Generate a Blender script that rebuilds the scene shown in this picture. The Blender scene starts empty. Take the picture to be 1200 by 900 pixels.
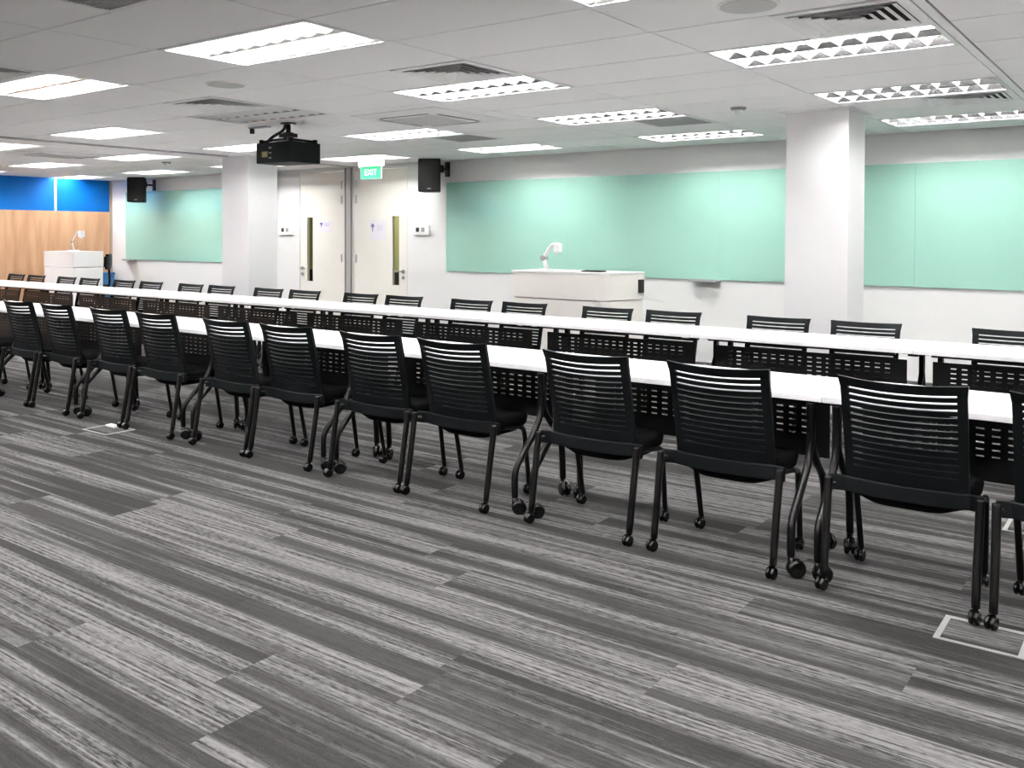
import bpy, bmesh, math, random
from mathutils import Vector, Matrix
PI = math.pi
random.seed(4)
SC = bpy.context.scene
COL = SC.collection

# ------------------------------------------------------------------ room numbers
ZC = 2.4368                       # ceiling height
TX, TY = -0.9331, 3.4815          # ceiling grid origin (1.2 x 0.6 tiles)
YW = 9.51                         # board wall
XL = -16.46                       # wooden wall
XR, YN = 4.4, -3.6                # unseen sides

# ------------------------------------------------------------------ materials
def nodes_of(m):
    m.use_nodes = True
    nt = m.node_tree
    return nt, nt.nodes.get('Principled BSDF')

def mat(name, col, rough=0.5, metal=0.0, spec=0.5, noise=0.04, nscale=40.0, bump=0.0, bscale=300.0, coat=0.0):
    m = bpy.data.materials.new(name)
    nt, b = nodes_of(m)
    b.inputs['Roughness'].default_value = rough
    b.inputs['Metallic'].default_value = metal
    b.inputs['Specular IOR Level'].default_value = spec
    if coat:
        b.inputs['Coat Weight'].default_value = coat
        b.inputs['Coat Roughness'].default_value = 0.05
    tc = nt.nodes.new('ShaderNodeTexCoord')
    nz = nt.nodes.new('ShaderNodeTexNoise')
    nz.inputs['Scale'].default_value = nscale
    nz.inputs['Detail'].default_value = 3
    nt.links.new(tc.outputs['Object'], nz.inputs['Vector'])
    mix = nt.nodes.new('ShaderNodeMix'); mix.data_type = 'RGBA'
    mix.inputs['A'].default_value = (*[c * (1 - noise) for c in col], 1)
    mix.inputs['B'].default_value = (*[min(1, c * (1 + noise)) for c in col], 1)
    nt.links.new(nz.outputs['Fac'], mix.inputs['Factor'])
    nt.links.new(mix.outputs['Result'], b.inputs['Base Color'])
    if bump:
        n2 = nt.nodes.new('ShaderNodeTexNoise'); n2.inputs['Scale'].default_value = bscale
        nt.links.new(tc.outputs['Object'], n2.inputs['Vector'])
        bp = nt.nodes.new('ShaderNodeBump'); bp.inputs['Strength'].default_value = bump
        bp.inputs['Distance'].default_value = 0.002
        nt.links.new(n2.outputs['Fac'], bp.inputs['Height'])
        nt.links.new(bp.outputs['Normal'], b.inputs['Normal'])
    return m

def emit(name, col, s):
    m = bpy.data.materials.new(name)
    nt, b = nodes_of(m)
    b.inputs['Base Color'].default_value = (*[min(c, .9) for c in col], 1)
    b.inputs['Emission Color'].default_value = (*col, 1)
    b.inputs['Emission Strength'].default_value = s
    return m

def glass(name, col, rough=0.02):
    m = bpy.data.materials.new(name)
    nt, b = nodes_of(m)
    b.inputs['Base Color'].default_value = (*col, 1)
    b.inputs['Transmission Weight'].default_value = 1.0
    b.inputs['Roughness'].default_value = rough
    b.inputs['IOR'].default_value = 1.1
    return m

def carpet():
    m = bpy.data.materials.new('carpet_planks')
    nt, b = nodes_of(m)
    N, L = nt.nodes.new, nt.links.new
    def val(x, sock):
        if hasattr(x, 'links'): L(x, sock)
        else: sock.default_value = x
    def M(op, a, c=0.0, clamp=False):
        n = N('ShaderNodeMath'); n.operation = op; n.use_clamp = clamp
        val(a, n.inputs[0]); val(c, n.inputs[1]); return n.outputs[0]
    def comb(x, y, z):
        n = N('ShaderNodeCombineXYZ'); val(x, n.inputs[0]); val(y, n.inputs[1]); val(z, n.inputs[2]); return n.outputs[0]
    def noise(x, y, z, detail=2.0, rough=0.5):
        n = N('ShaderNodeTexNoise'); n.inputs['Scale'].default_value = 1.0
        n.inputs['Detail'].default_value = detail; n.inputs['Roughness'].default_value = rough
        L(comb(x, y, z), n.inputs['Vector']); return n.outputs['Fac']
    def white(x, y):
        n = N('ShaderNodeTexWhiteNoise'); n.noise_dimensions = '2D'
        L(comb(x, y, 0.0), n.inputs['Vector']); return n.outputs['Value']
    def smooth(v, a, c):
        n = N('ShaderNodeMapRange'); n.interpolation_type = 'SMOOTHSTEP'
        L(v, n.inputs['Value']); n.inputs['From Min'].default_value = a; n.inputs['From Max'].default_value = c
        return n.outputs['Result']
    tc = N('ShaderNodeTexCoord'); sp = N('ShaderNodeSeparateXYZ'); L(tc.outputs['Object'], sp.inputs[0])
    x, y = sp.outputs[0], sp.outputs[1]
    row = M('FLOOR', M('DIVIDE', y, 0.25))
    stag = white(row, 7.3)
    px = M('ADD', x, stag)
    col = M('FLOOR', px)
    r = white(col, row)
    w = M('ADD', M('MULTIPLY', white(row, 2.7), 40.0), M('MULTIPLY', M('FLOOR', M('MULTIPLY', r, 2.2)), 13.0))
    # broad light and dark bands running along the plank
    band = noise(M('MULTIPLY', x, 0.35), M('MULTIPLY', y, 10.0), w, 1.0)
    band = smooth(band, 0.40, 0.60)
    # drawn-out streaks
    st1 = smooth(noise(M('MULTIPLY', x, 0.9), M('MULTIPLY', y, 72.0), w, 2.0), 0.46, 0.54)
    st2 = smooth(noise(M('MULTIPLY', x, 2.5), M('MULTIPLY', y, 145.0), M('ADD', w, 9.0), 2.0), 0.44, 0.56)
    # short broken flecks inside the light bands
    fl = smooth(noise(M('MULTIPLY', x, 26.0), M('MULTIPLY', y, 105.0), w, 2.0), 0.44, 0.56)
    lightpart = M('ADD', M('MULTIPLY', st1, 0.45), M('ADD', M('MULTIPLY', st2, 0.27), M('MULTIPLY', fl, 0.28)))
    lightpart = M('MULTIPLY', lightpart, M('ADD', M('MULTIPLY', band, 0.88), 0.10))
    pile = noise(M('MULTIPLY', x, 160.0), M('MULTIPLY', y, 260.0), 0.0, 2.0)
    v = M('ADD', lightpart, M('MULTIPLY', M('SUBTRACT', pile, 0.5), 0.22))
    v = M('ADD', v, M('MULTIPLY', M('SUBTRACT', r, 0.5), 0.10), True)
    rp = N('ShaderNodeValToRGB'); L(v, rp.inputs[0])
    e = rp.color_ramp.elements
    e[0].position = 0.0; e[0].color = (CARPET_D[0], CARPET_D[1], CARPET_D[2], 1)
    e[1].position = 0.85; e[1].color = (CARPET_L[0], CARPET_L[1], CARPET_L[2], 1)
    L(rp.outputs['Color'], b.inputs['Base Color'])
    b.inputs['Roughness'].default_value = 0.95
    b.inputs['Specular IOR Level'].default_value = 0.1
    bp = N('ShaderNodeBump'); bp.inputs['Strength'].default_value = 0.35; bp.inputs['Distance'].default_value = 0.004
    L(pile, bp.inputs['Height']); L(bp.outputs['Normal'], b.inputs['Normal'])
    return m

def wood():
    m = bpy.data.materials.new('wood_veneer')
    nt, b = nodes_of(m)
    N, L = nt.nodes.new, nt.links.new
    tc = N('ShaderNodeTexCoord'); mp = N('ShaderNodeMapping'); mp.inputs['Scale'].default_value = (6, 6, 0.7)
    L(tc.outputs['Object'], mp.inputs['Vector'])
    nz = N('ShaderNodeTexNoise'); nz.inputs['Scale'].default_value = 1.4; nz.inputs['Detail'].default_value = 5
    L(mp.outputs[0], nz.inputs['Vector'])
    rp = N('ShaderNodeValToRGB'); L(nz.outputs['Fac'], rp.inputs[0])
    e = rp.color_ramp.elements
    e[0].position = 0.3; e[0].color = (0.50, 0.27, 0.145, 1)
    e[1].position = 0.7; e[1].color = (0.68, 0.41, 0.245, 1)
    L(rp.outputs['Color'], b.inputs['Base Color'])
    b.inputs['Roughness'].default_value = 0.55
    return m

CARPET_D = (0.0225, 0.0215, 0.0210)
CARPET_L = (0.140, 0.1355, 0.137)
M_CARPET = carpet()
M_WALL = mat('wall_paint', (0.77, 0.765, 0.76), 0.75, noise=0.01)
M_PILLAR = mat('pillar_paint', (0.70, 0.69, 0.70), 0.6, noise=0.01)
M_TILE = mat('ceiling_tile', (0.93, 0.923, 0.917), 0.9, noise=0.02, nscale=160, bump=0.15)
M_GAP = mat('ceiling_gap', (0.16, 0.16, 0.16), 0.9)
M_TBAR = mat('ceiling_bar', (0.86, 0.855, 0.85), 0.6)
M_BOARD = mat('mint_glass', (0.325, 0.570, 0.482), 0.12, noise=0.02, nscale=1.2, spec=0.5, coat=0.2)
M_WOOD = wood()
M_BLUE = mat('blue_panel', (0.0, 0.115, 0.42), 0.5, spec=0.2, noise=0.03, nscale=2)
M_STRIP = mat('white_strip', (0.85, 0.88, 0.9), 0.5)
M_TABLE = mat('white_laminate', (0.88, 0.87, 0.885), 0.35, noise=0.01)
M_BLACKP = mat('black_plastic', (0.0030, 0.0042, 0.0050), 0.55, spec=0.11, noise=0.15, nscale=90)
M_BLACKM = mat('black_metal', (0.0025, 0.0023, 0.0024), 0.30, spec=0.22, noise=0.1, nscale=60)
M_PANEL = mat('black_panel', (0.0028, 0.0026, 0.0028), 0.34, spec=0.3, noise=0.1, nscale=30)
M_SEAT = mat('black_fabric', (0.0025, 0.0025, 0.0028), 0.85, spec=0.06, noise=0.2, nscale=300, bump=0.3, bscale=700)
M_WHEEL = mat('black_caster', (0.004, 0.004, 0.004), 0.18, spec=0.4)
M_STEEL = mat('steel_pin', (0.55, 0.55, 0.55), 0.3, metal=1.0)
M_DOOR = mat('door_laminate', (0.79, 0.765, 0.71), 0.6, noise=0.015, nscale=6)
M_ALU = mat('aluminium_mullion', (0.42, 0.41, 0.40), 0.45, metal=0.2)
M_ALUD = mat('dark_reveal', (0.14, 0.13, 0.13), 0.6)
M_PODIUM = mat('podium_laminate', (0.80, 0.765, 0.725), 0.5, noise=0.015, nscale=8)
M_PODIUMW = mat('podium_white', (0.83, 0.82, 0.82), 0.5, noise=0.01)
M_WHITE = mat('white_plastic', (0.82, 0.82, 0.82), 0.4, noise=0.01)
M_GREYP = mat('grey_plastic', (0.30, 0.30, 0.30), 0.5)
M_GREYM = mat('grey_grille', (0.36, 0.36, 0.36), 0.6)
M_DARK = mat('dark_void', (0.02, 0.02, 0.02), 0.9)
M_PAPER = mat('paper', (0.77, 0.75, 0.79), 0.8, noise=0.01)
M_INK = mat('purple_ink', (0.17, 0.13, 0.32), 0.8)
M_INKP = mat('pale_ink', (0.58, 0.54, 0.72), 0.8)
M_GREEN = emit('sign_green', (0.08, 0.80, 0.33), 0.38)
M_GREEN.node_tree.nodes['Principled BSDF'].inputs['Base Color'].default_value = (.01, .16, .07, 1)
M_SIGNW = emit('sign_white', (0.75, 1.0, 0.92), 0.42)
M_TUBE = emit('lamp_tube', (1.0, 0.985, 0.97), 62.0)
M_TUBEOFF = mat('lamp_tube_off', (0.75, 0.75, 0.75), 0.3)
M_LOUVRE = mat('louvre_aluminium', (0.80, 0.80, 0.80), 0.16, metal=1.0, noise=0.01)
M_LWHITE = mat('louvre_white', (0.84, 0.84, 0.84), 0.4, noise=0.01)
M_HOUS = mat('light_housing', (0.80, 0.80, 0.80), 0.4, noise=0.01)
M_GLASS = glass('door_glass', (0.85, 0.9, 0.8))
M_OLIVE = mat('corridor_olive', (0.35, 0.34, 0.16), 0.8)
M_CORR = mat('corridor_grey', (0.4, 0.4, 0.36), 0.8)
M_CFILL = emit('corridor_fill_glow', (1, 0.95, 0.85), 9.0)  # glow of the panel added to light the corridor
M_YELLOW = mat('sticker_olive', (0.33, 0.31, 0.13), 0.6)
M_FRAME = mat('outlet_frame', (0.28, 0.275, 0.27), 0.45)
M_BIN = mat('blue_bin', (0.02, 0.17, 0.42), 0.45)

# ------------------------------------------------------------------ mesh helpers
def add_box(bm, x0, x1, y0, y1, z0, z1, bev=0.0):
    v = [bm.verts.new((x, y, z)) for x in (x0, x1) for y in (y0, y1) for z in (z0, z1)]
    fs = [bm.faces.new([v[i] for i in q]) for q in ((0, 1, 3, 2), (4, 6, 7, 5), (0, 4, 5, 1), (2, 3, 7, 6), (0, 2, 6, 4), (1, 5, 7, 3))]
    if bev:
        es = list({e for f in fs for e in f.edges})
        bmesh.ops.bevel(bm, geom=es, offset=bev, segments=2, affect='EDGES', profile=0.6)
    return v

def chaikin(pts, n=2):
    pts = [Vector(p) for p in pts]
    for _ in range(n):
        out = [pts[0]]
        for a, b in zip(pts[:-1], pts[1:]):
            out += [a * .75 + b * .25, a * .25 + b * .75]
        out.append(pts[-1]); pts = out
    return pts

def add_tube(bm, pts, r, n=10, rb=None, cap=True):
    """swept round (or oval rb) tube; r may be a list of radii"""
    pts = [Vector(p) for p in pts]
    rings = []; nrm = None
    for i, p in enumerate(pts):
        t = (pts[min(i + 1, len(pts) - 1)] - pts[max(i - 1, 0)]).normalized()
        if nrm is None:
            a = Vector((1, 0, 0)) if abs(t.x) < 0.9 else Vector((0, 1, 0))
            nrm = (a - t * a.dot(t)).normalized()
        else:
            nrm = (nrm - t * nrm.dot(t)).normalized()
        bn = t.cross(nrm)
        ra = r[i] if isinstance(r, (list, tuple)) else r
        rr = rb if rb else ra
        rings.append([bm.verts.new(p + nrm * math.cos(2 * PI * k / n) * ra + bn * math.sin(2 * PI * k / n) * rr) for k in range(n)])
    for A, B in zip(rings[:-1], rings[1:]):
        for k in range(n):
            f = bm.faces.new((A[k], A[(k + 1) % n], B[(k + 1) % n], B[k])); f.smooth = True
    if cap:
        bm.faces.new(rings[0][::-1]); bm.faces.new(rings[-1])

def add_cyl(bm, c, axis, r, h, n=18, bev=0.0):
    """solid cylinder centred at c with rounded rims"""
    ax = Vector(axis).normalized(); c = Vector(c)
    if bev:
        prof = [(-h / 2, r - bev), (-h / 2 + bev * .3, r - bev * .3), (-h / 2 + bev, r), (h / 2 - bev, r), (h / 2 - bev * .3, r - bev * .3), (h / 2, r - bev)]
    else:
        prof = [(-h / 2, r), (h / 2, r)]
    add_tube(bm, [c + ax * p[0] for p in prof], [p[1] for p in prof], n)

def add_prism(bm, poly, z0, z1, bev=0.0):
    lo = [bm.verts.new((x, y, z0)) for x, y in poly]; hi = [bm.verts.new((x, y, z1)) for x, y in poly]
    n = len(poly); fs = [bm.faces.new(lo[::-1]), bm.faces.new(hi)]
    for i in range(n):
        fs.append(bm.faces.new((lo[i], lo[(i + 1) % n], hi[(i + 1) % n], hi[i])))
    if bev:
        es = list({e for f in fs[:2] for e in f.edges})
        bmesh.ops.bevel(bm, geom=es, offset=bev, segments=2, affect='EDGES')

def add_sheet(bm, us, vs, solid, fmap):
    """a perforated sheet: grid cells us x vs, solid(i,k) tells which are there; fmap(u,v,side) gives the point"""
    nu, nv = len(us), len(vs)
    used = {}
    def vert(i, k, s):
        key = (i, k, s)
        if key not in used: used[key] = bm.verts.new(fmap(us[i], vs[k], s))
        return used[key]
    S = lambda i, k: 0 <= i < nu - 1 and 0 <= k < nv - 1 and solid(i, k)
    for i in range(nu - 1):
        for k in range(nv - 1):
            if not S(i, k): continue
            for s in (0, 1):
                q = [vert(i, k, s), vert(i + 1, k, s), vert(i + 1, k + 1, s), vert(i, k + 1, s)]
                bm.faces.new(q if s == 0 else q[::-1])
            for (di, dk, a, b) in ((-1, 0, (i, k), (i, k + 1)), (1, 0, (i + 1, k), (i + 1, k + 1)), (0, -1, (i, k), (i + 1, k)), (0, 1, (i, k + 1), (i + 1, k + 1))):
                if not S(i + di, k + dk):
                    bm.faces.new((vert(*a, 0), vert(*b, 0), vert(*b, 1), vert(*a, 1)))

def obj(name, bm, m, parent=None, loc=None, smooth_angle=None):
    bmesh.ops.recalc_face_normals(bm, faces=bm.faces[:])
    me = bpy.data.meshes.new(name); bm.to_mesh(me); bm.free()
    for x in (m if isinstance(m, (list, tuple)) else [m]): me.materials.append(x)
    o = bpy.data.objects.new(name, me); COL.objects.link(o)
    if parent is not None: o.parent = parent
    if loc is not None: o.location = loc
    return o

def B(): return bmesh.new()

def boxobj(name, m, x0, x1, y0, y1, z0, z1, parent=None, bev=0.0):
    bm = B(); add_box(bm, x0, x1, y0, y1, z0, z1, bev); return obj(name, bm, m, parent)

def tag(o, label, cat, group=None, kind=None):
    o['label'] = label; o['category'] = cat
    if group: o['group'] = group
    if kind: o['kind'] = kind
    return o

def thing(name, loc, label, cat, group=None, rz=0.0):
    o = bpy.data.objects.new(name, None); COL.objects.link(o)
    o.empty_display_size = 0.1
    o.location = loc; o.rotation_euler = (0, 0, rz)
    return tag(o, label, cat, group)

def struct(o, label, cat):
    o['kind'] = 'structure'; o['label'] = label; o['category'] = cat; return o

def dup(root, loc, label, rz=None, group=None):
    r = root.copy(); COL.objects.link(r); r.location = loc
    if rz is not None: r.rotation_euler = (0, 0, rz)
    r['label'] = label
    if group: r['group'] = group
    for ch in [c for c in root.children]:
        c = ch.copy(); COL.objects.link(c); c.parent = r
        for g in [q for q in ch.children]:
            d = g.copy(); COL.objects.link(d); d.parent = c
    return r

ORD = ['first', 'second', 'third', 'fourth', 'fifth', 'sixth', 'seventh', 'eighth', 'ninth', 'tenth', 'eleventh', 'twelfth', 'thirteenth',
       'fourteenth', 'fifteenth', 'sixteenth', 'seventeenth', 'eighteenth', 'nineteenth', 'twentieth', 'twenty-first']

# ------------------------------------------------------------------ shell
bm = B(); add_box(bm, XL, XR, YN, YW + 2.2, -0.1, 0.0)
struct(obj('floor', bm, M_CARPET), 'grey streaked carpet plank floor', 'floor')

D1 = (-11.09, -10.06); D2 = (-9.90, -8.80); DH = 2.395
bm = B()
add_sheet(bm, [XL - .1, D1[0], D1[1], D2[0], D2[1], XR], [0, DH, ZC + .1], lambda i, k: not (k == 0 and i in (1, 3)),
          lambda u, v, s: Vector((u, YW + s * .12, v)))
struct(obj('wall_back', bm, M_WALL), 'white wall behind the green boards', 'wall')
bm = B(); add_box(bm, XL - .12, XL, YN, YW, 1.842, ZC)
bmp = B()
w = obj('wall_left', bm, M_BLUE)
struct(w, 'end wall with blue upper panels over wood veneer', 'wall')
p_ = boxobj('wood_veneer_panel', M_WOOD, XL - .12, XL + .004, YN, YW, 0.0, 1.842, w)
p_['label'] = 'pale orange wood veneer lower part'
boxobj('vertical_strip', M_STRIP, XL, XL + .012, 8.405, 8.445, 1.842, ZC, w)
bm = B(); add_box(bm, XL, XL + .02, YW - .05, YW, 0, ZC - .01)
struct(obj('trim_1', bm, mat('corner_beige', (0.42, 0.33, 0.24), 0.6)), 'beige corner strip between wooden wall and white wall', 'trim')
struct(boxobj('wall_right', M_WALL, XR, XR + .1, YN, YW, 0, ZC + .1), 'white side wall', 'wall')
struct(boxobj('wall_front', M_WALL, XL, XR, YN - .1, YN, 0, ZC + .1), 'white wall behind the camera', 'wall')

# pillars
struct(boxobj('pillar_1', M_PILLAR, -2.604, -2.10, 7.35, 7.81, 0, ZC, bev=.004), 'white square pillar in front of the large green boards', 'pillar')
struct(boxobj('pillar_2', M_PILLAR, -10.085, -9.54, 7.35, 7.81, 0, ZC, bev=.004), 'white square pillar beside the double doors', 'pillar')

# ------------------------------------------------------------------ ceiling grid with real gaps
LIGHT_I = [-13, -11, -9, -7, -5, -3, -1, 1, 3]
LIGHT_J = [-10, -7, -4, -1, 2, 5, 8]
light_cells = {(i, j) for i in LIGHT_I for j in LIGHT_J}
DIFF = [(-1, 1), (-1, 6), (-3, 1), (-5, 1), (-5, -2)]          # square air diffusers in the half of the cell towards +x
GRILL = [(-3, 6), (-5, 6), (-3, -3)]              # square return grilles
half_cells = set(DIFF) | set(GRILL)
JX = TX - 7.5 * 1.2                                             # folding-wall track across the room
BX = TX + 0.0                                                   # wide bar
bm = B()
g = 0.0052
def tile(x0, x1, y0, y1):
    x0, x1 = max(x0, XL), min(x1, XR); y0, y1 = max(y0, YN), min(y1, YW)
    if x1 - x0 < .03 or y1 - y0 < .03: return
    x0 += g; x1 -= g; y0 += g; y1 -= g
    a = [bm.verts.new((x, y, ZC)) for x, y in ((x0, y0), (x0, y1), (x1, y1), (x1, y0))]
    c = [bm.verts.new((x, y, ZC + .009)) for x, y in ((x0, y0), (x0, y1), (x1, y1), (x1, y0))]
    bm.faces.new(a)
    for q in range(4): bm.faces.new((a[q], a[(q + 1) % 4], c[(q + 1) % 4], c[q]))
for i in range(-14, 5):
    for j in range(-13, 12):
        if (i, j) in light_cells: continue
        x0, y0 = TX + 1.2 * i, TY + .6 * j
        x1, y1 = x0 + 1.2, y0 + .6
        if (i, j) in half_cells: x1 = x0 + .6
        if i == 0: x0 += .05
        if x0 < JX < x1:
            tile(x0, JX - .05, y0, y1); tile(JX + .05, x1, y0, y1)
        else: tile(x0, x1, y0, y1)
nt_ = len(bm.faces)
# backing above the gaps, left open over each light
xs = sorted({XL, XR} | {TX + 1.2 * i + d for i in LIGHT_I for d in (0, 1.2) if XL < TX + 1.2 * i + d < XR})
ys = sorted({YN, YW} | {TY + .6 * j + d for j in LIGHT_J for d in (0, .6) if YN < TY + .6 * j + d < YW})
for xa, xb in zip(xs[:-1], xs[1:]):
    for ya, yb in zip(ys[:-1], ys[1:]):
        ci, cj = round(((xa + xb) / 2 - TX) / 1.2 - .5), round(((ya + yb) / 2 - TY) / .6 - .5)
        if (ci, cj) in light_cells and xb - xa < 1.3 and yb - ya < .7: continue
        f = bm.faces.new([bm.verts.new((x, y, ZC + .009)) for x, y in ((xa, ya), (xa, yb), (xb, yb), (xb, ya))]); f.material_index = 1
me = bpy.data.meshes.new('ceiling'); bm.to_mesh(me); bm.free()
me.materials.append(M_TILE); me.materials.append(M_GAP)
o = bpy.data.objects.new('ceiling', me); COL.objects.link(o)
struct(o, 'suspended ceiling of off-white rectangular tiles', 'ceiling')
struct(boxobj('trim_2', M_TBAR, BX - .0, BX + .05 - g, YN, YW, ZC - .002, ZC + .008), 'wide pale ceiling bar', 'trim')
bm = B(); add_box(bm, JX - .05, JX + .05, YN, YW, ZC - .012, ZC + .006)
struct(obj('trim_3', bm, mat('track_grey', (0.38, 0.38, 0.38), 0.6)), 'grey folding-wall track across the ceiling', 'trim')
# closed roof above the fixtures
struct(boxobj('ceiling_slab', M_GAP, XL - .1, XR + .1, YN - .1, YW + .1, ZC + .25, ZC + .3), 'slab above the suspended ceiling', 'ceiling')

# pillar heads: thin shadow-gap collar
for n_, (a, b_) in enumerate(((-2.604, -2.10), (-10.085, -9.54))):
    bm = B()
    for (x0, x1, y0, y1) in ((a - .04, b_ + .04, 7.31, 7.35), (a - .04, b_ + .04, 7.81, 7.85), (a - .04, a, 7.35, 7.81), (b_, b_ + .04, 7.35, 7.81)):
        add_box(bm, x0, x1, y0, y1, ZC - .012, ZC + .004)
    struct(obj('trim_%d' % (4 + n_), bm, M_TBAR), 'ceiling collar around a white pillar', 'trim')

# ------------------------------------------------------------------ louvred lights
W, H_ = 1.2, 0.6
def make_light(lit=True):
    t = thing('ceiling_light', (0, 0, ZC), '', 'ceiling light', 'louvred lights in the ceiling')
    bm = B()                                   # white flange round the opening
    e = .004
    for (x0, x1, y0, y1) in ((e, W - e, e, .03), (e, W - e, H_ - .03, H_ - e), (e, .03, .03, H_ - .03), (W - .03, W - e, .03, H_ - .03)):
        add_box(bm, x0, x1, y0, y1, -.004, .006)
    obj('frame', bm, M_HOUS, t)
    bm = B()                                   # folded reflector housing, open below
    z1 = .105
    prof = [(.03, 0), (.045, .06), (.10, z1), (.22, z1), (.28, .065), (.30, .055), (.32, .065), (.38, z1), (.50, z1), (.555, .06), (.57, 0)]
    A = [bm.verts.new((.03, y, z)) for y, z in prof]; C = [bm.verts.new((W - .03, y, z)) for y, z in prof]
    for k in range(len(prof) - 1):
        fc = bm.faces.new((A[k], A[k + 1], C[k + 1], C[k]))
        fc.material_index = 1 if k in (0, len(prof) - 2) else 0
    bm.faces.new(A); bm.faces.new(C[::-1])
    h = obj('housing', bm, [M_HOUS, M_LOUVRE], t)
    for y in (.18, .42):
        bm = B(); add_tube(bm, [(.035, y, .058), (W - .035, y, .058)], .013, 8)
        obj('lamp_tube', bm, M_TUBE if lit else M_TUBEOFF, t)
    bm = B()                                   # louvre: rails along, wedge blades across
    def rail(y, w0, w1):
        v = [(y - w0, 0), (y + w0, 0), (y + w1, .036), (y - w1, .036)]
        a = [bm.verts.new((.03, p, z)) for p, z in v]; c = [bm.verts.new((W - .03, p, z)) for p, z in v]
        for k in range(4):
            fc = bm.faces.new((a[k], a[(k + 1) % 4], c[(k + 1) % 4], c[k])); fc.material_index = 0 if k in (1, 3) else 1
    rail(.30, .008, .020)
    for (ya, yb) in ((.034, .286), (.314, .566)):
        for k in range(1, 9):
            x = .03 + (W - .06) * k / 9.0
            v = [(x - .003, .0), (x + .003, .0), (x + .010, .034), (x - .010, .034)]
            a = [bm.verts.new((p, ya, z)) for p, z in v]; c = [bm.verts.new((p, yb, z)) for p, z in v]
            for q in range(4):
                fc = bm.faces.new((a[q], a[(q + 1) % 4], c[(q + 1) % 4], c[q])); fc.material_index = 1
    obj('louvre', bm, [M_LOUVRE, M_LWHITE], t)
    return t
lit0 = make_light(True); off0 = make_light(False)
ROWN = {8: 'row along the board wall', 5: 'second row out from the board wall', 2: 'third row out from the board wall',
        -1: 'fourth row out from the board wall', -4: 'fifth row out from the board wall', -7: 'sixth row out from the board wall',
        -10: 'seventh row out from the board wall'}
first = True
for j in LIGHT_J:
    for n_, i in enumerate(LIGHT_I):
        x, y = TX + 1.2 * i, TY + .6 * j
        if x < XL - .2 or y < YN or y + .6 > YW: continue
        if (i, j) == (-5, 2):
            off0.location = (x, y, ZC)
            off0['label'] = 'unlit grey louvred ceiling light right above the black projector'.replace('right ', '')
            continue
        lab = 'lit louvred ceiling light, %s from the wooden wall, %s' % (ORD[n_], ROWN[j])
        if first: lit0.location = (x, y, ZC); lit0['label'] = lab; first = False
        else: dup(lit0, (x, y, ZC), lab)

# ------------------------------------------------------------------ vents, cassettes, ceiling speakers, detectors
def frust(bm, s0, s1, z0, z1, th=.004):
    """a square slanted ring from half size s0 at z0 to s1 at z1"""
    q = ((-1, -1), (1, -1), (1, 1), (-1, 1))
    a = [bm.verts.new((x * s0, y * s0, z0)) for x, y in q]; c = [bm.verts.new((x * s1, y * s1, z1)) for x, y in q]
    a2 = [bm.verts.new((x * (s0 - th), y * (s0 - th), z0)) for x, y in q]; c2 = [bm.verts.new((x * (s1 - th), y * (s1 - th), z1)) for x, y in q]
    for k in range(4):
        n = (k + 1) % 4
        bm.faces.new((a[k], a[n], c[n], c[k])); bm.faces.new((a2[k], c2[k], c2[n], a2[n]))
        bm.faces.new((a[k], a2[k], a2[n], a[n])); bm.faces.new((c[k], c[n], c2[n], c2[k]))
def ring(bm, s0, s1, z0, z1):
    add_box(bm, -s0, s0, -s0, -s1, z0, z1); add_box(bm, -s0, s0, s1, s0, z0, z1)
    add_box(bm, -s0, -s1, -s1, s1, z0, z1); add_box(bm, s1, s0, -s1, s1, z0, z1)
vent0 = thing('ceiling_vent', (0, 0, ZC), '', 'air vent', 'square air diffusers in the ceiling')
bm = B(); ring(bm, .296, .245, -.006, .006); obj('frame', bm, M_TBAR, vent0)
bm = B(); add_box(bm, -.29, .29, -.29, .29, .0055, .0075); obj('backing', bm, M_DARK, vent0)
for k in range(5):
    s = .245 - k * .045
    bm = B(); frust(bm, s - .034, s, .005, -.012)
    obj('slanted_blade', bm, M_TBAR, vent0)
vl = {(-1, 1): 'square louvred air vent beside the light above the boards, largest of the vents',
      (-1, 6): 'square air vent between two lights above the pillar by the boards',
      (-3, 1): 'square air vent beside the ceiling light above the lectern',
      (-5, 1): 'square air vent near the folding-wall track, beyond the round speaker',
      (-5, -2): 'square air vent at the picture edge over the carpet'}
for n_, c in enumerate(DIFF):
    loc = (TX + 1.2 * c[0] + .9, TY + .6 * c[1] + .3, ZC)
    if n_ == 0: vent0.location = loc; vent0['label'] = vl[c]
    else: dup(vent0, loc, vl[c])
gr0 = thing('ceiling_vent_grille', (0, 0, ZC), '', 'air grille', 'grey return air grilles in the ceiling')
bm = B(); ring(bm, .296, .265, -.005, .006); obj('frame', bm, M_TBAR, gr0)
bm = B()
for k in range(26):
    y = -.26 + k * .0208
    add_box(bm, -.265, .265, y, y + .012, -.003, .003)
add_box(bm, -.265, .265, -.265, .265, .003, .006)
obj('grille_slats', bm, M_GREYM, gr0)
gl = {(-3, 6): 'grey square return air grille behind the light above the lectern',
      (-5, 6): 'grey square return air grille in front of the exit sign',
      (-3, -3): 'grey square return air grille at the top edge, over the tables'}
for n_, c in enumerate(GRILL):
    loc = (TX + 1.2 * c[0] + .9, TY + .6 * c[1] + .3, ZC)
    if n_ == 0: gr0.location = loc; gr0['label'] = gl[c]
    else: dup(gr0, loc, gl[c])
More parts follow.
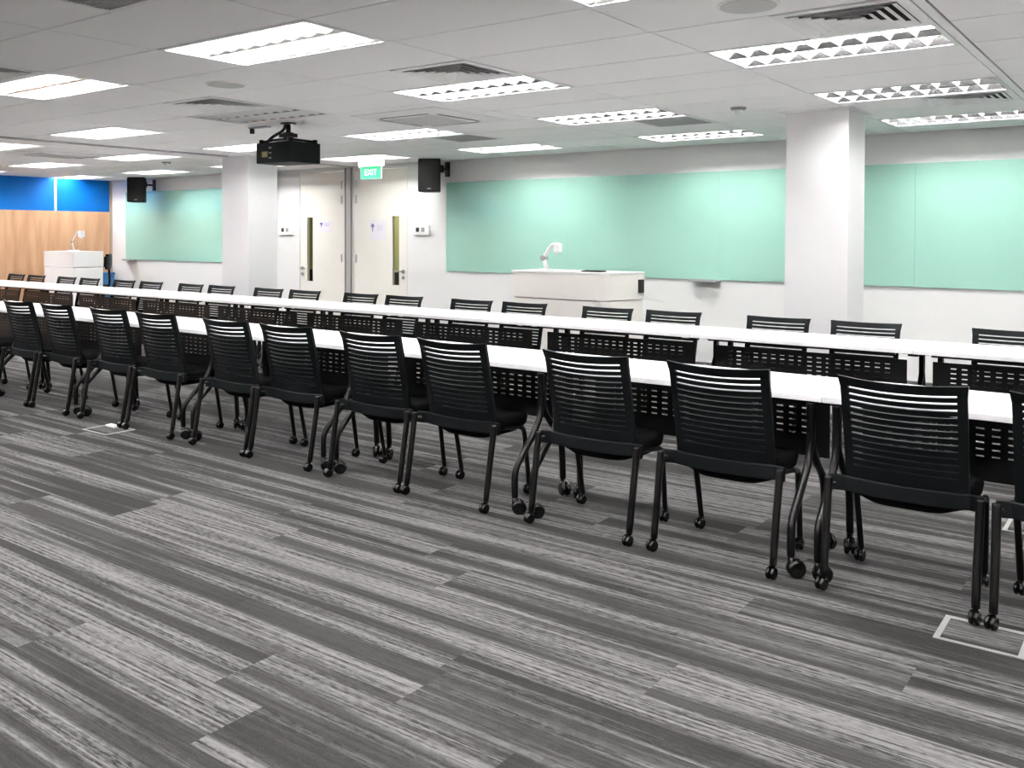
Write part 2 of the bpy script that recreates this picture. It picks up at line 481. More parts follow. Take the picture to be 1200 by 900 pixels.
# air conditioning cassettes
ac0 = thing('ceiling_air_conditioner', (0, 0, ZC), '', 'air conditioner', 'square air conditioner cassettes')
bm = B()
add_box(bm, -.475, .475, -.475, .475, -.008, -.002)
frust(bm, .475, .40, -.008, -.028, .012)
add_sheet(bm, [-.40, -.36, -.29, .29, .36, .40], [-.40, -.36, -.29, .29, .36, .40], lambda i, k: not ((i in (1, 3) and k == 2) or (k in (1, 3) and i == 2)),
          lambda u, v, s: Vector((u, v, -.030 + s * .01)))
obj('fascia', bm, M_TBAR, ac0)
bm = B(); add_box(bm, -.25, .25, -.25, .25, -.034, -.026, .004)
for k in range(14): add_box(bm, -.23, .23, -.235 + k * .035, -.225 + k * .035, -.038, -.033)
obj('intake_grille', bm, mat('intake_grey', (0.66, 0.655, 0.65), 0.6), ac0)
for k in range(4):
    bm = B(); add_box(bm, -.285, .285, -.36, -.29, -.024, -.019)
    q = obj('air_flap', bm, M_ALUD, ac0); q.rotation_euler = (0, 0, k * PI / 2)
ac0.location = (TX - 3.57 * 1.2, TY + 4.05 * .6, ZC); ac0['label'] = 'square ceiling air conditioner between the projector and the exit sign'
dup(ac0, (TX - 8.75 * 1.2, TY + 4.05 * .6, ZC), 'square ceiling air conditioner beyond the folding-wall track')
# round ceiling speakers
sp0 = thing('ceiling_speaker', (TX - 3.55 * 1.2, TY + .56 * .6, ZC), 'round flat ceiling speaker beside the unlit ceiling light', 'ceiling speaker', 'round ceiling speakers')
bm = B(); add_cyl(bm, (0, 0, -.003), (0, 0, 1), .135, .008, 36, .002); obj('rim', bm, M_TBAR, sp0)
bm = B(); add_cyl(bm, (0, 0, -.0075), (0, 0, 1), .122, .004, 36); obj('mesh_grille', bm, mat('speaker_mesh', (0.55, 0.56, 0.54), 0.7, noise=.2, nscale=700), sp0)
dup(sp0, (TX - .50 * 1.2, TY + .60 * .6, ZC), 'round flat ceiling speaker beside the largest air vent, at the top edge')
# detectors
def detector(loc, label):
    t = thing('smoke_detector', loc, label, 'smoke detector')
    bm = B(); add_tube(bm, [(0, 0, .0), (0, 0, -.012), (0, 0, -.022)], [.062, .062, .050], 24); obj('base', bm, M_GREYP, t)
    bm = B(); add_tube(bm, [(0, 0, -.022), (0, 0, -.045), (0, 0, -.055)], [.036, .034, .02], 20); obj('sensor_head', bm, M_WHITE, t)
detector((TX - 1.57 * 1.2, TY + 5.65 * .6, ZC), 'round smoke detector on the ceiling in front of the pillar by the boards')
detector((TX - 8.78 * 1.2, TY + 6.6 * .6, ZC), 'small smoke detector on the ceiling above the loudspeaker by the wooden wall')
t = thing('ceiling_sensor', (TX - 5.06 * 1.2, TY + 3.4 * .6, ZC), 'small grey ceiling sensor bracket between unlit light and pillar', 'sensor')
bm = B(); add_box(bm, -.12, .14, -.03, .03, -.012, 0, .003); obj('bracket', bm, M_GREYP, t)
bm = B(); add_cyl(bm, (-.09, -.01, -.035), (0, 0, 1), .022, .05, 14, .004); obj('sensor_eye', bm, M_DARK, t)

# ------------------------------------------------------------------ mint glass boards
def board(name, x0, x1, z0, z1, seams, label):
    xs = [x0] + seams + [x1]
    t = thing(name, ((x0 + x1) / 2, YW, z0), label, 'glass board', 'mint glass boards')
    for a, b_ in zip(xs[:-1], xs[1:]):
        q = boxobj('glass_pane', M_BOARD, a + .0006 - (x0 + x1) / 2, b_ - .0006 - (x0 + x1) / 2, -.022, -.012, 0, z1 - z0, t)
    bm = B()
    for a, b_ in zip(xs[:-1], xs[1:]):
        for xx in (a + .12, b_ - .12):
            for zz in (.12, z1 - z0 - .12): add_cyl(bm, (xx - (x0 + x1) / 2, -.006, zz), (0, 1, 0), .012, .012, 10)
    obj('standoff_stud', bm, M_STEEL, t)
    return t
board('mounted_glass_board', -8.067, -2.62, .93, 2.135, [-6.089, -4.11], 'long mint glass board behind the lectern with the white document camera')
board('mounted_glass_board', -2.58, 1.4, .925, 2.135, [-2.073 + .0, -.09], 'mint glass board past the pillar, running out of the picture')
board('mounted_glass_board', -15.95, -12.2, .95, 2.20, [-14.2], 'small mint glass board between the wooden wall and the far pillar')
def pen_tray(x0, x1, z, label):
    t = thing('mounted_pen_tray', ((x0 + x1) / 2, YW, z), label, 'pen tray', 'pen trays')
    w = (x1 - x0) / 2
    boxobj('tray', M_GREYP, -w, w, -.11, -.001, -.018, 0, t, .003)
    boxobj('front_lip', M_GREYP, -w, w, -.115, -.108, -.018, .012, t, .002)
pen_tray(-4.42, -4.09, .926, 'small dark pen tray under the long mint board')
pen_tray(-15.93, -15.62, .946, 'small dark pen tray under the board by the wooden wall')

# ------------------------------------------------------------------ doors and corridor
def door(n, x0, x1, sl, hinge_x, hand_x, label):
    sx0, sx1, sz0, sz1 = sl
    bm = B()
    add_sheet(bm, [x0 + .012, sx0, sx1, x1 - .012], [.008, sz0, sz1, DH - .02], lambda i, k: not (i == 1 and k == 1), lambda u, v, s: Vector((u, YW + .012 + s * .045, v)))
    d = obj('door_%d' % n, bm, M_DOOR); struct(d, label, 'door')
    boxobj('vision_glass', M_GLASS, sx0, sx1, YW + .030, YW + .036, sz0, sz1, d)
    bm = B()
    for a in (0, 1):
        pass
    add_box(bm, x0, x0 + .01, YW - .004, YW + .06, 0, DH); add_box(bm, x1 - .01, x1, YW - .004, YW + .06, 0, DH); add_box(bm, x0, x1, YW - .004, YW + .06, DH - .015, DH)
    obj('door_frame', bm, M_WALL, d)
    for z in (.25, 1.07, 1.95, 2.17):
        bm = B(); add_cyl(bm, (hinge_x, YW + .006, z), (0, 0, 1), .012, .12, 10, .003); obj('hinge', bm, M_STEEL, d)
    bm = B(); add_cyl(bm, (hand_x, YW + .004, .90), (0, 1, 0), .027, .016, 18, .003)
    s = 1 if hinge_x > hand_x else -1
    add_tube(bm, chaikin([(hand_x, YW + .0, .90), (hand_x, YW - .055, .90), (hand_x + s * .03, YW - .058, .90), (hand_x + s * .13, YW - .055, .90)]), .009, 8)
    obj('handle', bm, M_GREYP, d)
    bm = B(); add_cyl(bm, (hand_x, YW + .004, .81), (0, 1, 0), .024, .018, 18, .003); obj('lock_cylinder', bm, M_GREYP, d)
    return d
door(1, D1[0], D1[1], (-10.925, -10.795, .70, 1.69), D1[1] - .09, D1[0] + .06, 'cream door with narrow glass slit beside the pillar')
door(2, D2[0], D2[1], (-9.105, -8.975, .70, 1.69), D2[0] + .06, D2[1] - .09, 'cream door with narrow glass slit below the exit sign')
bm = B(); add_box(bm, D1[1], D2[0], YW - .02, YW - .001, 0, ZC - .02)
q = struct(obj('trim_6', bm, M_ALU), 'grey mullion between the two cream doors', 'trim')
for x in (D1[1] + .012, D2[0] - .028):
    boxobj('dark_reveal_strip', M_ALUD, x, x + .02, YW - .024, YW - .019, 0, ZC - .02, q)
bm = B()                                         # corridor beyond the doors
CY0, CY1 = YW + .12, YW + 2.0
add_box(bm, -15, -7, CY1, CY1 + .05, 0, 2.5); add_box(bm, -15.05, -15, CY0, CY1, 0, 2.5); add_box(bm, -7, -6.95, CY0, CY1, 0, 2.5); add_box(bm, -15, -7, CY0, CY1, 2.5, 2.55)
struct(obj('wall_corridor', bm, M_OLIVE), 'olive corridor beyond the door glass', 'wall')
struct(boxobj('baseboard_corridor', M_DARK, -15, -7, CY1 - .02, CY1, 0, .77), 'dark corridor wainscot', 'baseboard')
corr_fill = thing('corridor_fill_panel', (-10, CY0 + 1.0, 2.5), 'added glowing panel that lights the corridor behind the cream doors', 'ceiling light')  # unseen emissive panel, added so the corridor shows bright through the door glass
boxobj('glow_slab', M_CFILL, -1.6, 1.6, -.15, .15, -.03, 0, corr_fill)
# notices
def notice(x0, x1, z0, z1, label):
    t = thing('door_notice_sign', (x0, YW + .012, z0), label, 'paper notice')
    w, h = x1 - x0, z1 - z0
    boxobj('sheet', M_PAPER, 0, w, -.002, 0, 0, h, t)
    bm = B()                                     # small dark fan-topped mark
    add_prism(bm, [(.03 + .022, h * .42), (.03 + .036, h * .42), (.03 + .04, h * .60), (.03 + .07, h * .70), (.03 + .045, h * .82), (.03 + .01, h * .80), (.03 - .012, h * .68), (.03 + .02, h * .62)], -.001, .0)
    o = obj('printed_mark', bm, M_INK, t); o.rotation_euler = (PI / 2, 0, 0); o.location = (0, -.0021, 0)
    bm = B()
    for k in range(3): add_box(bm, w * .45, w * .85, -.0026, -.002, h * (.50 + .1 * k), h * (.50 + .1 * k) + .012)
    obj('faded_print', bm, M_INKP, t)
notice(-10.66, -10.38, 1.46, 1.64, 'white paper notice with purple mark on the door beside the pillar')
notice(-9.56, -9.24, 1.34, 1.64, 'white paper notice with purple mark on the door under the exit sign')
def switch(x0, x1, z0, z1, label):
    t = thing('switch_plate', ((x0 + x1) / 2, YW, (z0 + z1) / 2), label, 'switch plate')
    w, h = (x1 - x0) / 2, (z1 - z0) / 2
    boxobj('plate', M_WHITE, -w, w, -.035, 0, -h, h, t, .004)
    for n_, x in enumerate((-w * .45, w * .25)):
        boxobj('display_button', M_DARK if n_ == 0 else M_GREYP, x - .03, x + .03, -.038, -.034, h * .1 - .03, h * .1 + .03, t, .002)
switch(-11.53, -11.23, 1.42, 1.555, 'white wall switch plate between the pillar and the doors')
switch(-8.66, -8.37, 1.42, 1.555, 'white wall switch plate between the doors and the long mint board')

# exit sign
t = thing('exit_sign', (-8.61, 8.60, ZC), 'green EXIT sign hanging from the ceiling before the cream doors', 'exit sign', rz=-.04)
boxobj('housing', M_WHITE, -.205, .205, -.045, .045, -.115, 0, t, .006)
boxobj('green_panel', M_GREEN, -.195, .195, -.008, .008, -.275, -.11, t, .002)
boxobj('panel_rim', M_SIGNW, -.200, .200, -.006, .006, -.280, -.11, t, .002)
cu = bpy.data.curves.new('exit_text', 'FONT'); cu.body = 'EXIT'; cu.size = .115; cu.align_x = 'CENTER'; cu.align_y = 'CENTER'; cu.extrude = .0015
to = bpy.data.objects.new('exit_text', cu); COL.objects.link(to)
me = bpy.data.meshes.new_from_object(to.evaluated_get(bpy.context.evaluated_depsgraph_get()))
COL.objects.unlink(to); bpy.data.objects.remove(to)
me.materials.clear(); me.materials.append(M_SIGNW)
o = bpy.data.objects.new('sign_lettering', me); COL.objects.link(o); o.parent = t
o.rotation_euler = (PI / 2, 0, 0); o.location = (0, -.0095, -.193)

# loudspeakers
def speaker(x, y, z, rz, label, mount_dx):
    t = thing('mounted_loudspeaker', (x, y, z), label, 'loudspeaker', 'black wall loudspeakers', rz)
    bm = B()
    add_prism(bm, [(-.15, -.13), (.15, -.13), (.11, .13), (-.11, .13)], -.22, .22, .008)
    obj('cabinet', bm, M_BLACKP, t)
    boxobj('front_grille', mat('speaker_cloth', (.012, .012, .012), .9, noise=.3, nscale=500), -.138, .138, -.140, -.128, -.205, .205, t, .004)
    boxobj('badge', M_GREYP, -.025, .025, -.143, -.139, -.185, -.170, t)
    bm = B()
    d = YW - y
    add_tube(bm, [(.02, .06, .10), (mount_dx, .16, .10), (mount_dx, d - .03, .10)], .018, 8)
    add_box(bm, mount_dx - .035, mount_dx + .035, d - .03, d - .004, -.0, .20, .004)
    add_box(bm, mount_dx - .03, mount_dx + .03, .11, .19, .05, .15, .004)
    q = obj('bracket', bm, M_BLACKM, t); q.rotation_euler = (0, 0, -rz)
    return t
speaker(-8.09, 9.2, 2.215, .55, 'black loudspeaker on the wall above the switch, beside the long board', .04)
speaker(-14.98, 9.15, 2.21, .75, 'black loudspeaker on the wall over the board by the wooden wall', -.04)
speaker(-11.80, 9.2, 2.25, .6, 'black loudspeaker mostly hidden behind the pillar by the doors', .05)

# ------------------------------------------------------------------ projector
t = thing('mounted_projector', (-6.54, 5.48, 2.065), 'black projector hanging from the ceiling on a black mount', 'projector')
boxobj('body', M_BLACKP, -.235, .235, -.175, .175, 0, .185, t, .012)
for x, y in ((-.2, -.14), (.2, -.14), (.2, .14), (-.2, .14)):
    bm = B(); add_cyl(bm, (x, y, .20), (0, 0, 1), .022, .035, 12, .004); obj('adjuster_knob', bm, M_BLACKM, t)
boxobj('olive_sticker', M_YELLOW, -.15, -.075, -.178, -.174, .055, .105, t)
for z in (.04, .085, .13): boxobj('small_label', M_GREYP, -.055, -.02, -.178, -.174, z, z + .012, t)
bm = B(); add_cyl(bm, (0.0, .19, .09), (0, 1, 0), .05, .05, 20, .006); obj('lens', bm, M_BLACKM, t)
bm = B()
add_box(bm, -.12, .12, -.10, .10, .205, .225, .004)
for sx in (-1, 1):
    add_tube(bm, [(sx * .1, -.09, .215), (sx * .19, -.13, .20)], .012, 8); add_tube(bm, [(sx * .1, .09, .215), (sx * .19, .13, .20)], .012, 8)
add_cyl(bm, (0, 0, .25), (0, 0, 1), .05, .07, 16, .005)
add_box(bm, -.07, .07, -.05, .05, .24, .275, .004)
add_cyl(bm, (0, 0, .315), (0, 0, 1), .022, .12, 14)
add_cyl(bm, (0, 0, ZC - 2.065 - .006), (0, 0, 1), .07, .012, 20)
obj('ceiling_mount', bm, M_BLACKM, t)
bm = B(); add_tube(bm, chaikin([(-.01, -.02, ZC - 2.065 - .01), (-.03, -.03, .30), (-.12, -.08, .25), (-.19, -.10, .19)], 3), .014, 8); obj('cable', bm, M_BLACKM, t)

# ------------------------------------------------------------------ lecterns
def arc(cx, cy, r, a0, a1, n):
    return [(cx + r * math.cos(a0 + (a1 - a0) * k / n), cy + r * math.sin(a0 + (a1 - a0) * k / n)) for k in range(n + 1)]
def doc_camera(loc, rz, label, s=1.0, slim=1.0):
    t = thing('document_camera', loc, label, 'document camera', None, rz)
    bm = B(); add_box(bm, -.09 * s, .09 * s, -.07 * s, .07 * s, 0, .025 * s, .006 * s)
    obj('base', bm, M_WHITE, t)
    bm = B(); add_tube(bm, [(.01 * s, 0, .02 * s), (-.035 * s, 0, .17 * s)], [.032 * s * slim, .026 * s * slim], 12); obj('lower_arm', bm, M_WHITE, t)
    bm = B(); add_cyl(bm, (-.045 * s, 0, .185 * s), (0, 1, 0), .036 * s * slim, .075 * s * slim, 16, .004); obj('elbow_joint', bm, M_GREYP, t)
    bm = B(); add_tube(bm, chaikin([(-.04 * s, 0, .20 * s), (.10 * s, 0, .375 * s), (.15 * s, 0, .395 * s), (.26 * s, 0, .39 * s)], 1), .024 * s * slim, 12); obj('upper_arm', bm, M_WHITE, t)
    bm = B(); add_box(bm, .17 * s, .28 * s, -.04 * s, .04 * s, .28 * s, .41 * s, .012 * s); add_cyl(bm, (.22 * s, 0, .268 * s), (0, 0, 1), .026 * s, .03 * s, 14); obj('camera_head', bm, M_WHITE, t)
    return t

t = thing('lectern', (-5.2, 8.26, 0), 'beige lectern with bowed front standing before the long mint board', 'lectern')
def foot(d, side):      # footprint, bowed on the +x front corner
    return [(-.66 - d, .30 + d), (-.66 - d, -.26 - d)] + [(.36, -.26 - d - .0)] + arc(.36, -.06, .20 + d, -PI / 2, -.55, 8) + [(.64 + d + side, .20), (.66 + d + side, .30 + d)]
bm = B(); add_prism(bm, foot(-.012, 0), 0, .745, .004); obj('lower_cabinet', bm, M_PODIUM, t)
bm = B(); add_prism(bm, foot(0, 0), .752, 1.02, .006); obj('upper_cabinet', bm, M_PODIUM, t)
bm = B(); add_prism(bm, foot(.006, 0), 1.02, 1.04, .004); obj('worktop', bm, M_WHITE, t)
boxobj('socket_panel', M_DARK, .64, .675, .20, .275, .82, .96, t, .004)
doc_camera((-5.545, 8.2, 1.04), -.1, 'white document camera standing on the beige lectern', .72, 1.2)
kb = thing('keyboard', (-4.93, 8.18, 1.04), 'thin dark keyboard lying on the beige lectern', 'keyboard')
boxobj('tray', M_DARK, -.12, .12, -.06, .06, 0, .012, kb, .003)
bm = B()
for a in range(10):
    for c in range(4): add_box(bm, -.11 + a * .0222, -.094 + a * .0222, -.05 + c * .026, -.03 + c * .026, .011, .016)
obj('key_buttons', bm, M_BLACKP, kb)

t = thing('lectern', (-15.15, 8.0, 0), 'white lectern standing before the wooden wall', 'lectern')
boxobj('lower_cabinet', M_PODIUMW, -.475, .475, -.195, .315, 0, .86, t, .005)
boxobj('upper_cabinet', M_PODIUMW, -.48, .48, -.20, .32, .868, 1.11, t, .005)
boxobj('worktop', M_WHITE, -.485, .485, -.205, .325, 1.11, 1.13, t, .004)
doc_camera((-15.22, 8.1, 1.13), .2, 'thin white document camera on the white lectern', .85, .5)

# office chair and bin beside the far lectern
t = thing('office_chair', (-15.75, 8.72, 0), 'black office chair half hidden behind the white lectern', 'office chair', None, -.7)
bm = B(); add_box(bm, -.25, .25, -.25, .25, .42, .50, .03); obj('seat', bm, M_SEAT, t)
bm = B(); add_sheet(bm, [-.24, -.16, -.08, 0, .08, .16, .24], [.79, .83, .90, .96, 1.02, 1.06], lambda i, k: not (i in (0, 5) and k in (0, 4)), lambda u, v, s: Vector((u, .24 + .04 * (v - .58) - .25 * u * u + s * .05, v)))
obj('backrest', bm, M_BLACKP, t)
bm = B(); add_tube(bm, chaikin([(0, .15, .43), (0, .30, .45), (0, .28, .84)]), .02, 8); obj('back_bracket', bm, M_BLACKM, t)
bm = B(); add_cyl(bm, (0, 0, .27), (0, 0, 1), .03, .32, 14); obj('gas_column', bm, M_BLACKM, t)
for k in range(5):
    a = k * 2 * PI / 5
    bm = B(); add_tube(bm, [(0, 0, .10), (math.cos(a) * .30, math.sin(a) * .30, .075)], [.028, .018], 8); q = obj('leg', bm, M_BLACKM, t)
    bm = B(); add_cyl(bm, (math.cos(a) * .30, math.sin(a) * .30, .03), (-math.sin(a), math.cos(a), 0), .03, .045, 14, .006); obj('caster', bm, M_WHEEL, q)
t = thing('waste_bin', (-16.29, 9.28, 0), 'blue bin standing against the wall behind the white lectern', 'bin')
bm = B(); add_prism(bm, [(-.10, -.12), (.10, -.12), (.10, .12), (-.10, .12)], 0, .65, .006); obj('body', bm, M_BIN, t)
bm = B(); add_prism(bm, [(-.11, -.13), (.11, -.13), (.11, .13), (-.11, .13)], .65, .70, .008); obj('lid', bm, M_BIN, t)

# ------------------------------------------------------------------ caster
def add_caster(bm, x, y, r, ang, ztop, trail):
    dx, dy = math.cos(ang), math.sin(ang)
    cx, cy = x + dx * trail, y + dy * trail
    ax = (-dy, dx, 0)
    w = r * .62
    for s in (-1, 1):
        add_cyl(bm, (cx + ax[0] * s * w * .62, cy + ax[1] * s * w * .62, r), ax, r, w, 18, r * .28)
    add_cyl(bm, (cx, cy, r), ax, r * .55, w * 1.2, 12)
    add_tube(bm, [(x, y, ztop), (x, y, r * 1.15), (cx, cy, r * 1.0)], [r * .36, r * .42, r * .42], 10)

# ------------------------------------------------------------------ nesting chair
CW = .2325
def make_chair():
    t = thing('nesting_chair', (0, 0, 0), '', 'chair')
    # backrest: bowed slotted plastic shell
    z0, z1 = .385, .862
    sl = []; z = .8205
    for k in range(13): sl.append((z - .0044 - k * .0272, z + .0044 - k * .0272))
    vs = sorted([z0, z0 + .03, z1 - .012, z1] + [v for s in sl for v in s])
    us = [-CW, -CW + .034, -.16, -.12, -.08, -.04, 0, .04, .08, .12, .16, CW - .034, CW]
    nslot = lambda k: any(abs(vs[k] - a) < 1e-6 for a, b_ in sl)
    def fmap(u, v, s):
        tz = (v - z0) / (z1 - z0)
        bow = (u / CW) ** 2
        y = -.085 - .098 * tz ** 1.25 + .045 * (bow - 1) * (.35 + .65 * tz) + .02
        flare = .012 * max(0, (tz - .9) / .1)
        return Vector((u * (1 + flare * 2.2 - .02 * (1 - tz)), y - (.010 if s == 0 else -.009) - flare * .6, v - .010 * (1 - bow) * tz))
    bm = B(); add_sheet(bm, us, vs, lambda i, k: not (nslot(k) and 0 < i < len(us) - 2), fmap)
    obj('backrest', bm, M_BLACKP, t)
    # cross bar joining the rear legs under the back
    bm = B()
    add_sheet(bm, [-.285, -.262, -.235, -.20, -.12, -.06, 0, .06, .12, .20, .235, .262, .285], [.382, .386, .440, .444], lambda i, k: True,
              lambda u, v, s: Vector((u, -.095 - .022 * (1 - (u / .285) ** 2) - .028 * max(0, (abs(u) - .235) / .05) + s * (.020 if .384 < v < .442 else .014) + (0 if s or .384 < v < .442 else .004), v - .008 * (1 - (u / .285) ** 2))))
    obj('crossbar', bm, M_BLACKP, t)
    # seat: shallow upholstered pan with rounded rim
    bm = B()
    n = 28; rings = []
    def outline(sc, z, dip=0, sh=0):
        out = []
        for k in range(n):
            a = 2 * PI * k / n
            c, s_ = math.cos(a), math.sin(a)
            x = math.copysign(abs(c) ** .5, c) * .248 * sc; y = sh + .092 + math.copysign(abs(s_) ** .55, s_) * .178 * sc
            out.append(bm.verts.new((x, y, z - dip * (y > .15) * (y - .15) * 3)))
        return out
    rings = [outline(.32, .333, 0, -.075), outline(.60, .337, 0, -.055), outline(.85, .357, 0, -.018), outline(.97, .390), outline(1.0, .425), outline(.975, .447, .03), outline(.85, .452, .03), outline(.5, .446, .0)]
    for A, C in zip(rings[:-1], rings[1:]):
        for k in range(n):
            f = bm.faces.new((A[k], A[(k + 1) % n], C[(k + 1) % n], C[k])); f.smooth = True
    bm.faces.new(rings[0][::-1]); bm.faces.new(rings[-1])
    obj('seat', bm, M_SEAT, t)
    for s in (-1, 1):
        bm = B(); add_tube(bm, chaikin([(s * .278, -.150, .442), (s * .278, -.155, .40), (s * .276, -.190, .20), (s * .276, -.215, .056)], 1), [.0185, .0185, .0182, .0175, .0165, .0155, .0145, .0140][:8] if False else .0165, 10)
        lg = obj('leg', bm, M_BLACKM, t)
        bm = B(); add_caster(bm, s * .276, -.215, .0265, random.uniform(-2.2, -.9), .06, .012); obj('caster', bm, M_WHEEL, lg)
        bm = B(); add_tube(bm, [(s * .276, -.150, .412), (s * .252, -.03, .402), (s * .246, .125, .378)], .011, 8); obj('side_rail', bm, M_BLACKM, t)
        bm = B(); add_tube(bm, chaikin([(s * .258, .105, .384), (s * .254, .145, .370), (s * .250, .165, .30), (s * .242, .212, .052)], 2), .0138, 10)
        lg = obj('leg', bm, M_BLACKM, t)
        bm = B(); add_caster(bm, s * .242, .212, .0265, random.uniform(-2.2, 2.2), .06, .012); obj('caster', bm, M_WHEEL, lg)
    return t
ch0 = make_chair()
FY = 3.883                                   # near row: chair centres
front_x = [-.245, -.859, -1.615, -2.290, -3.118, -3.73, -4.475, -5.075, -5.875, -6.508, -7.278, -7.898, -8.70, -9.33]
for n_, x in enumerate(front_x):
    if n_ == 0: lab = 'black slatted caster chair of the near row, cut off by the picture edge'
    else: lab = 'black slatted caster chair of the near row, %s counting from the large floor outlet' % ORD[n_ - 1]
    loc = (x, FY + random.uniform(-.008, .008), .004 if n_ in (0, 1, 8, 9) else 0); rz = random.uniform(-.012, .012)
    if n_ == 0: ch0.location = loc; ch0.rotation_euler = (0, 0, rz); ch0['label'] = lab; ch0['group'] = 'chairs along the near tables'
    else: dup(ch0, loc, lab, rz, 'chairs along the near tables')
# far row chairs face the camera side; their backs stand at the far table edge
back_m = [-.917, -1.7985, -2.4775, -3.3295, -3.994, -4.885, -5.5, -6.339, -7.001, -7.7985, -8.4555, -9.323, -9.9885, -10.7515, -11.401, -12.2505, -12.92, -13.7595, -14.42]
BKY = 6.405
bx = [m * .973 for m in back_m]; bx[0] = -.84
FP = 1.45                                       # pitch of the far tables
def between_legs(x):
    k = math.floor((x + 1.30) / FP); lo = -1.30 + FP * k
    return min(max(x, lo + .376), lo + FP - .376)
bx = [between_legs(x) for x in bx]
for a in range(len(bx) - 1):                    # keep the two chairs of one table apart
    if math.floor((bx[a] + 1.30) / FP) == math.floor((bx[a + 1] + 1.30) / FP) and bx[a] - bx[a + 1] < .60:
        lo = -1.30 + FP * math.floor((bx[a] + 1.30) / FP)
        mid = min(max((bx[a] + bx[a + 1]) / 2, lo + .376 + .30), lo + FP - .376 - .30)
        bx[a], bx[a + 1] = mid + .30, mid - .30
nb = len(bx)
for n_, x in enumerate(bx):
    lab = 'black slatted caster chair of the far row, %s counting from the wooden wall end' % ORD[nb - 1 - n_]
    dup(ch0, (x, BKY, 0), lab, PI + random.uniform(-.008, .008), 'chairs along the far tables').scale = (1, 1, .956)

# ------------------------------------------------------------------ flip-top tables
TLEN, TD = 1.415, .58
def make_table():
    """origin at the floor, middle of the user's edge; the top runs to +y"""
    t = thing('flip_top_table', (0, 0, 0), '', 'table')
    h = TLEN / 2 - .0015
    bm = B(); add_box(bm, -h, h, 0, TD, .704, .730, .003); obj('tabletop', bm, M_TABLE, t)
    # slotted modesty panel
    px0, px1, py = -h + .072, h - .072, TD - .222
    ncol = 18; pitch = .061; sw = .031
    x_first = -(ncol - 1) / 2 * pitch
    us = [px0] + [v for k in range(ncol) for v in (x_first + k * pitch - sw / 2, x_first + k * pitch + sw / 2)] + [px1]
    zr = [.605 - k * .0295 for k in range(5)]
    vs = sorted([.380, .640] + [v for z in zr for v in (z - .0033, z + .0033)])
    slotrow = lambda k: any(abs(vs[k] - (z - .0033)) < 1e-6 for z in zr)
    bm = B(); add_sheet(bm, us, vs, lambda i, k: not (slotrow(k) and i % 2 == 1), lambda u, v, s: Vector((u, py + s * .003, v)))
    obj('modesty_panel', bm, M_PANEL, t)
    # steel beam under the top
    bm = B(); add_box(bm, -h + .08, h - .08, TD - .20, TD - .16, .690, .704, .003); obj('cross_beam', bm, M_BLACKM, t)
    for s in (-1, 1):
        x = s * (h - .054)
        bm = B()
        add_box(bm, x - .022, x + .022, .02, TD - .10, .690, .704, .003)
        add_tube(bm, chaikin([(x, .015, .695), (x, .020, .60), (x, .025, .505), (x, -.02, .41), (x, -.172, .272), (x, -.213, .225), (x, -.217, .165), (x, -.215, .088)], 2), .0175, 10)
        add_tube(bm, chaikin([(x, .05, .695), (x, .035, .60), (x, .030, .52), (x, .10, .425), (x, .195, .345), (x, .225, .27), (x, .235, .088)], 2), .0175, 10)
        add_box(bm, x - .014, x + .014, .005, .055, .50, .69, .004)
        lg = obj('leg', bm, M_BLACKM, t)
        for (yy, an) in ((-.215, random.uniform(.3, 1.4)), (.235, random.uniform(-1.8, -.6))):
            bm = B(); add_caster(bm, x, yy, .038, an, .098, .022)
            obj('caster', bm, M_WHEEL, lg)
            bm = B(); add_cyl(bm, (x, yy, .082), (0, 0, 1), .012, .012, 10); obj('steel_collar', bm, M_STEEL, lg)
    for yy in (.015, TD - .055):
        bm = B(); add_box(bm, h - .03, h + .028, yy, yy + .04, .688, .703, .003); obj('table_connector', bm, M_BLACKP, t)
    bm = B(); add_box(bm, -h + .10, h - .10, TD - .055, TD - .03, .689, .7035, .002); obj('edge_rail', bm, M_BLACKM, t)
    bm = B(); add_box(bm, h - .12, h - .09, .10, .16, .665, .695, .004); obj('tilt_catch', bm, M_BLACKP, t)
    return t
tb0 = make_table()
FTY = 3.945
k = 0
for n_ in range(-1, 6):
    x = -1.23 - 1.425 * n_ - 1.425 / 2
    lab = 'white flip-top table of the near row, %s counting from the large floor outlet' % ORD[k]
    if k == 0: tb0.location = (x, FTY, 0); tb0['label'] = lab; tb0['group'] = 'white tables of the near row'
    else: dup(tb0, (x, FTY, 0), lab, None, 'white tables of the near row')
    k += 1
for o in [q for q in COL.objects if q.get('group') == 'white tables of the near row']: o.scale = (1.425 / TLEN, 1, 1)
BTY = 5.90
seam = -1.30
NBT = 10
for k in range(NBT):
    x = seam + FP - FP * k - FP / 2
    lab = 'white flip-top table of the far row, %s counting from the wooden wall end' % ORD[NBT - 1 - k]
    dup(tb0, (x, BTY + TD, 0), lab, PI, 'white tables of the far row').scale = (FP / TLEN, 1, 1)

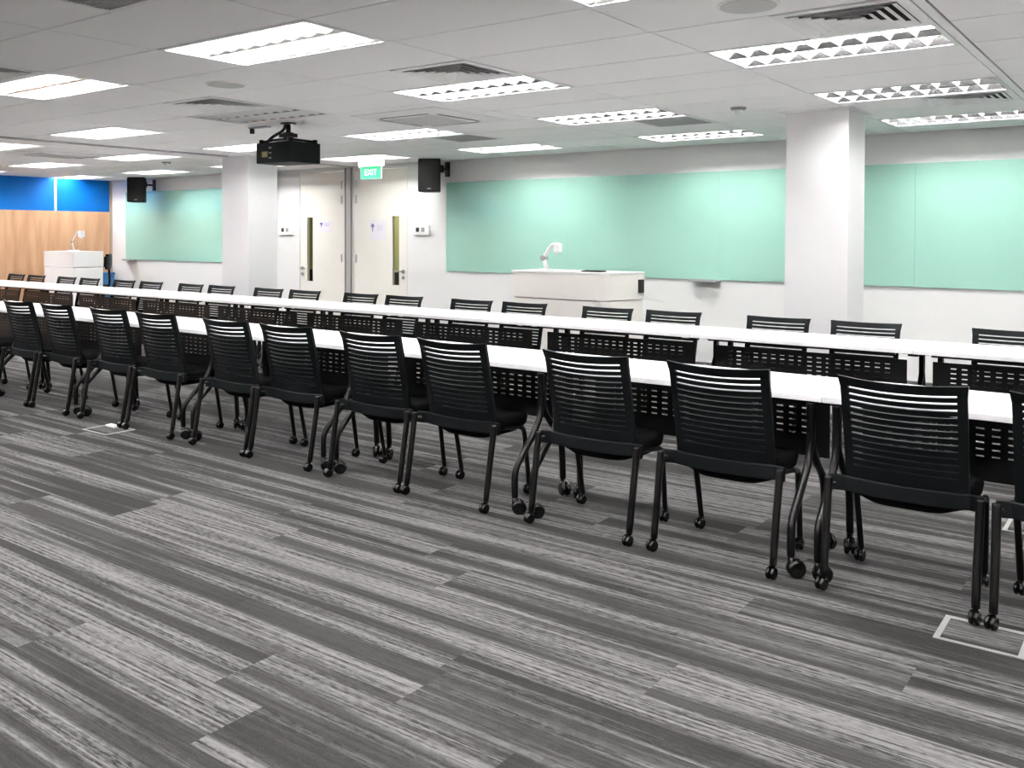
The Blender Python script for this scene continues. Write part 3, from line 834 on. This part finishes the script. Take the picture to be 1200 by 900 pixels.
# ------------------------------------------------------------------ floor outlets
def outlet(x0, x1, y0, y1, label, lid=False):
    t = thing('floor_outlet', ((x0 + x1) / 2, (y0 + y1) / 2, 0), label, 'floor outlet', 'floor outlets')
    w, d = (x1 - x0) / 2, (y1 - y0) / 2
    bm = B()
    for (a, b_, c, e) in ((-w, w, -d, -d + .014), (-w, w, d - .022, d), (-w, -w + .02, -d + .014, d - .022), (w - .02, w, -d + .014, d - .022)): add_box(bm, a, b_, c, e, 0, .004, .001)
    obj('frame', bm, M_FRAME, t)
    boxobj('carpet_lid', M_CARPET, -w + .022, w - .022, -d + .016, d - .024, 0, .003, t)
    if lid:
        for x in (-.095, -.03): boxobj('socket_flap', M_WHITE, x - .03, x + .025, d - .07, d - .02, .003, .016, t, .003)
outlet(-.685, -.40, 3.465, 3.70, 'large pale floor outlet frame under the chair legs at the cropped end')
outlet(-6.42, -6.10, 3.47, 3.70, 'floor outlet with white flaps among the far chair legs of the near row', True)
outlet(-.67, -.38, 4.93, 5.22, 'pale floor outlet frame on the carpet between the two table rows')

# ------------------------------------------------------------------ camera
cam = bpy.data.cameras.new('camera')
co = bpy.data.objects.new('camera', cam); COL.objects.link(co)
f, yaw, pit, roll, cyy = 1065.1035, 0.6322248, math.radians(-1.0), 0.0025264, 293.8689
cy_, sy_ = math.cos(yaw), math.sin(yaw)
F = Vector((-sy_ * math.cos(pit), cy_ * math.cos(pit), math.sin(pit)))
R = Vector((cy_, sy_, 0)); U = R.cross(F)
R2 = R * math.cos(roll) + U * math.sin(roll); U2 = -R * math.sin(roll) + U * math.cos(roll)
co.matrix_world = Matrix(((R2.x, U2.x, -F.x, 0), (R2.y, U2.y, -F.y, 0), (R2.z, U2.z, -F.z, 1.425), (0, 0, 0, 1)))
cam.sensor_width = 36; cam.lens = f * 36 / 1200
cam.shift_y = -(450 - cyy) / 1200
cam.clip_start = .05; cam.clip_end = 60
SC.camera = co

# ------------------------------------------------------------------ world and view
wd = bpy.data.worlds.new('world'); SC.world = wd; wd.use_nodes = True
wd.node_tree.nodes['Background'].inputs[0].default_value = (.9, .95, 1, 1)
wd.node_tree.nodes['Background'].inputs[1].default_value = 0.3
SC.view_settings.view_transform = 'Standard'
SC.view_settings.look = 'None'
SC.view_settings.gamma = 1
SC.view_settings.use_curve_mapping = False
SC.view_settings.exposure = 1.38
try:
    SC.cycles.use_denoising = True
    SC.cycles.max_bounces = 8; SC.cycles.diffuse_bounces = 6; SC.cycles.glossy_bounces = 4
    SC.cycles.caustics_reflective = False; SC.cycles.caustics_refractive = False
    SC.cycles.sample_clamp_indirect = 8
    SC.cycles.use_light_tree = True
except Exception: pass
